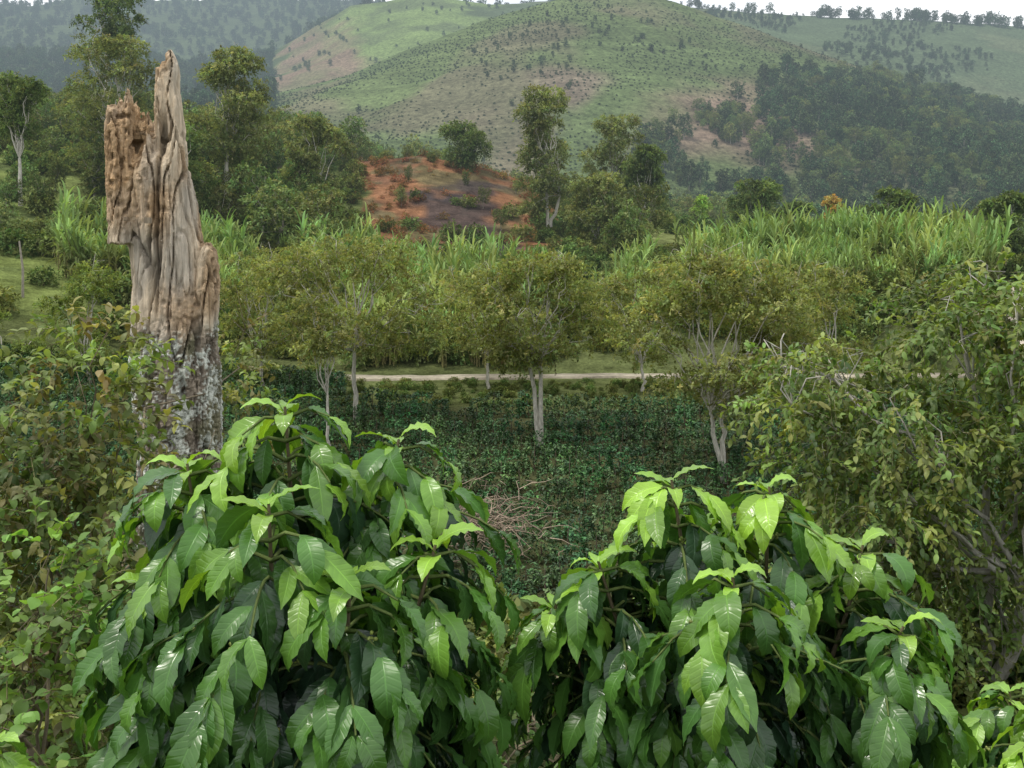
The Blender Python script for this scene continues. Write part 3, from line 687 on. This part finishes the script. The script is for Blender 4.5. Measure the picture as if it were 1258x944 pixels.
# ------------------------------------------------------------------ foreground coffee bushes
def coffee_bush(name, leaders, base):
    g = Geo(); base = np.array(base, float)
    Ts, Ds, Ns, Ss, Cs, Wh = [], [], [], [], [], []
    up = np.array([0, 0, 1.])
    topz = max(l[0][2] for l in leaders)
    def leaf(o, d, n, s, young, shade):
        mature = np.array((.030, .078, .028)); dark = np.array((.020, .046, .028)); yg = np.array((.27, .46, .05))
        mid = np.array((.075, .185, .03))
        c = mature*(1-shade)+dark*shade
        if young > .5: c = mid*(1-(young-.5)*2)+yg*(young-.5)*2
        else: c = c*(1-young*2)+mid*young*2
        Ts.append(o); Ds.append(d); Ns.append(n); Ss.append(s); Cs.append(c*rng.uniform(.8, 1.2)); Wh.append(rng.integers(0, 6))
    for (top, rmax, depth, k0) in leaders:
        top = np.array(top, float)
        stem = bez(base+np.array([rng.normal(0, .04), rng.normal(0, .04), 0]), top, 0, 8, .015)
        g.tube(stem, np.linspace(.018, .004, 8), (.16, .13, .08), 6, 1)
        for k in range(4):
            a = k*math.pi/2+rng.uniform(-.3, .3); d = np.array([math.cos(a)*.8, math.sin(a)*.8, .0 if k % 2 else .35])
            leaf(top-up*.01*k, d, up, rng.uniform(.10, .14), rng.uniform(.75, 1), 0)
        s_ = .03; lev = 0
        while s_ < depth:
            o = top+(base-top)*(s_/np.linalg.norm(top-base))
            Lb = rmax*(1-math.exp(-(s_+.03)/k0))+.04
            nb = 3 if s_ < .25 else 4
            for b_ in range(nb):
                a = lev*1.571+b_*2*math.pi/nb+rng.uniform(-.35, .35)
                L_ = Lb*rng.uniform(.7, 1.15)
                h = np.array([math.cos(a), math.sin(a), 0]); perp = np.array([-math.sin(a), math.cos(a), 0])
                rise = rng.uniform(.4, .75)*(1 if s_ < .5 else .8); fall = rng.uniform(.65, 1.0)*(1+.3*(s_ > .4))
                n = max(2, int(L_/.045)); t = np.linspace(0, 1, n+1)
                Pb = o+h*(L_*t)[:, None]+up*(L_*(rise*t-fall*t*t))[:, None]
                g.tube(Pb, np.linspace(.006, .0025, n+1), (.12, .16, .05), 4, 1)
                yb = rng.random()**1.1
                topness = math.exp(-max(0, topz-Pb[-1][2])/.36)
                for i in range(1, n+1):
                    ti = i/n
                    if ti < .3 and rng.random() < .45: continue
                    tan = Pb[i]-Pb[i-1]; tan /= np.linalg.norm(tan)+1e-9
                    last = n-i
                    if last == 0: yng = .6+.4*yb
                    elif last == 1: yng = .3+.6*yb
                    elif last == 2: yng = .08+.4*yb
                    elif last == 3: yng = .18*yb
                    else: yng = .05*yb
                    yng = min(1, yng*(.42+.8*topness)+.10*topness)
                    for sgn in (-1, 1):
                        if rng.random() < .05: continue
                        dn = rng.uniform(.4, .9) if last < 2 else rng.uniform(.8, 2.0)
                        dn = dn+.5*(s_ > .3)*ti
                        d = perp*sgn*rng.uniform(.3, .7)+tan*rng.uniform(.25, .75)+h*.3-up*dn
                        nn = up*rng.uniform(.4, .9)+h*rng.uniform(.5, 1.0)+perp*sgn*.2+rng.normal(0, .28, 3)
                        sz = rng.uniform(.11, .178)*(.75 if last == 0 and rng.random() < .6 else 1)
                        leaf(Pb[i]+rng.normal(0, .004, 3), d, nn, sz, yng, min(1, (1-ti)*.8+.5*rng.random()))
                    if last > 1 and rng.random() < .12:
                        for _ in range(5):
                            q = Pb[i]+rng.normal(0, .008, 3); dd = rndu(1)[0]*.011
                            g.tube([q-dd*.5, q-dd*.3, q+dd*.3, q+dd*.5], [.001, .0042, .0042, .001], (.34, .40, .12), 5, 2)
            s_ += rng.uniform(.048, .066); lev += 1
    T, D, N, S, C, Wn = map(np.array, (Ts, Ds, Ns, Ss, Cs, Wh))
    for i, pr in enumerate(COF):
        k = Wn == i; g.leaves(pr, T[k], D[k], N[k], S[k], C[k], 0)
    return g.obj(name, [M_COFFEE, M_BARK, M_LEAF])
def L_(px, py, y, r, d, k0=.28): return (W(px, py, y), r, d, k0)
bl = gpt(370, 2.7); br = gpt(900, 3.0)
coffee_bush('coffee_bush', [L_(350, 500, 2.6, .44, 1.1), L_(490, 540, 2.75, .38, 1.0), L_(230, 570, 2.6, .34, .9), L_(330, 620, 2.3, .34, .8), L_(535, 670, 2.5, .30, .7), L_(190, 720, 2.5, .28, .6), L_(430, 710, 2.25, .34, .6)], bl)
coffee_bush('coffee_bush', [L_(825, 590, 2.9, .40, 1.1), L_(945, 598, 3.0, .44, 1.0), L_(1060, 670, 2.95, .40, .9), L_(735, 690, 2.8, .34, .8), L_(900, 710, 2.55, .38, .7), L_(1110, 770, 2.7, .26, .6), L_(680, 740, 2.8, .24, .5)], br)
coffee_bush('coffee_bush', [L_(1240, 850, 3.6, .4, .8), L_(1150, 920, 3.9, .4, .7), L_(1300, 880, 3.3, .4, .7)], gpt(1230, 3.9))
coffee_bush('coffee_bush', [L_(-10, 915, 2.7, .2, .4)], gpt(-10, 2.8))

# ------------------------------------------------------------------ light, sky, camera
sd = Vector((-.38, -.12, .92)).normalized()
el = math.asin(sd.z); az = math.atan2(sd.x, sd.y)
w = bpy.data.worlds.new('World'); scene.world = w; w.use_nodes = True; nt = w.node_tree; nt.nodes.clear()
out = nd(nt, 'ShaderNodeOutputWorld'); bg = nd(nt, 'ShaderNodeBackground'); bg.inputs['Strength'].default_value = .15
sk = nd(nt, 'ShaderNodeTexSky'); sk.sky_type = 'NISHITA'; sk.sun_disc = False; sk.sun_elevation = el; sk.sun_rotation = az; sk.dust_density = 3
tc = nd(nt, 'ShaderNodeTexCoord'); nz = nd(nt, 'ShaderNodeTexNoise'); nz.inputs['Scale'].default_value = 2.2; nz.inputs['Detail'].default_value = 5
nt.links.new(tc.outputs['Generated'], nz.inputs['Vector'])
mx = nd(nt, 'ShaderNodeMix', data_type='RGBA'); nt.links.new(mapr(nt, nz.outputs[0], .35, .55, .55, .95), mx.inputs[0])
nt.links.new(sk.outputs[0], mx.inputs[6]); mx.inputs[7].default_value = (8.8, 9.0, 9.2, 1)
nt.links.new(mx.outputs[2], bg.inputs[0]); nt.links.new(bg.outputs[0], out.inputs[0])
sl = bpy.data.lights.new('sun', 'SUN'); sl.energy = 2.3; sl.angle = math.radians(10); sl.color = (1, .95, .85)
so = bpy.data.objects.new('sun', sl); so.rotation_euler = sd.to_track_quat('Z', 'Y').to_euler(); so.location = (0, 0, 50); scene.collection.objects.link(so)
cd = bpy.data.cameras.new('camera'); cd.sensor_width = 36; cd.lens = 36*F/1258; cd.shift_y = -142/1258; cd.clip_end = 8000; cd.clip_start = .05
co = bpy.data.objects.new('camera', cd); co.rotation_euler = (math.pi/2, 0, 0); scene.collection.objects.link(co); scene.camera = co
scene.view_settings.view_transform = 'Standard'; scene.view_settings.look = 'None'; scene.view_settings.exposure = 0
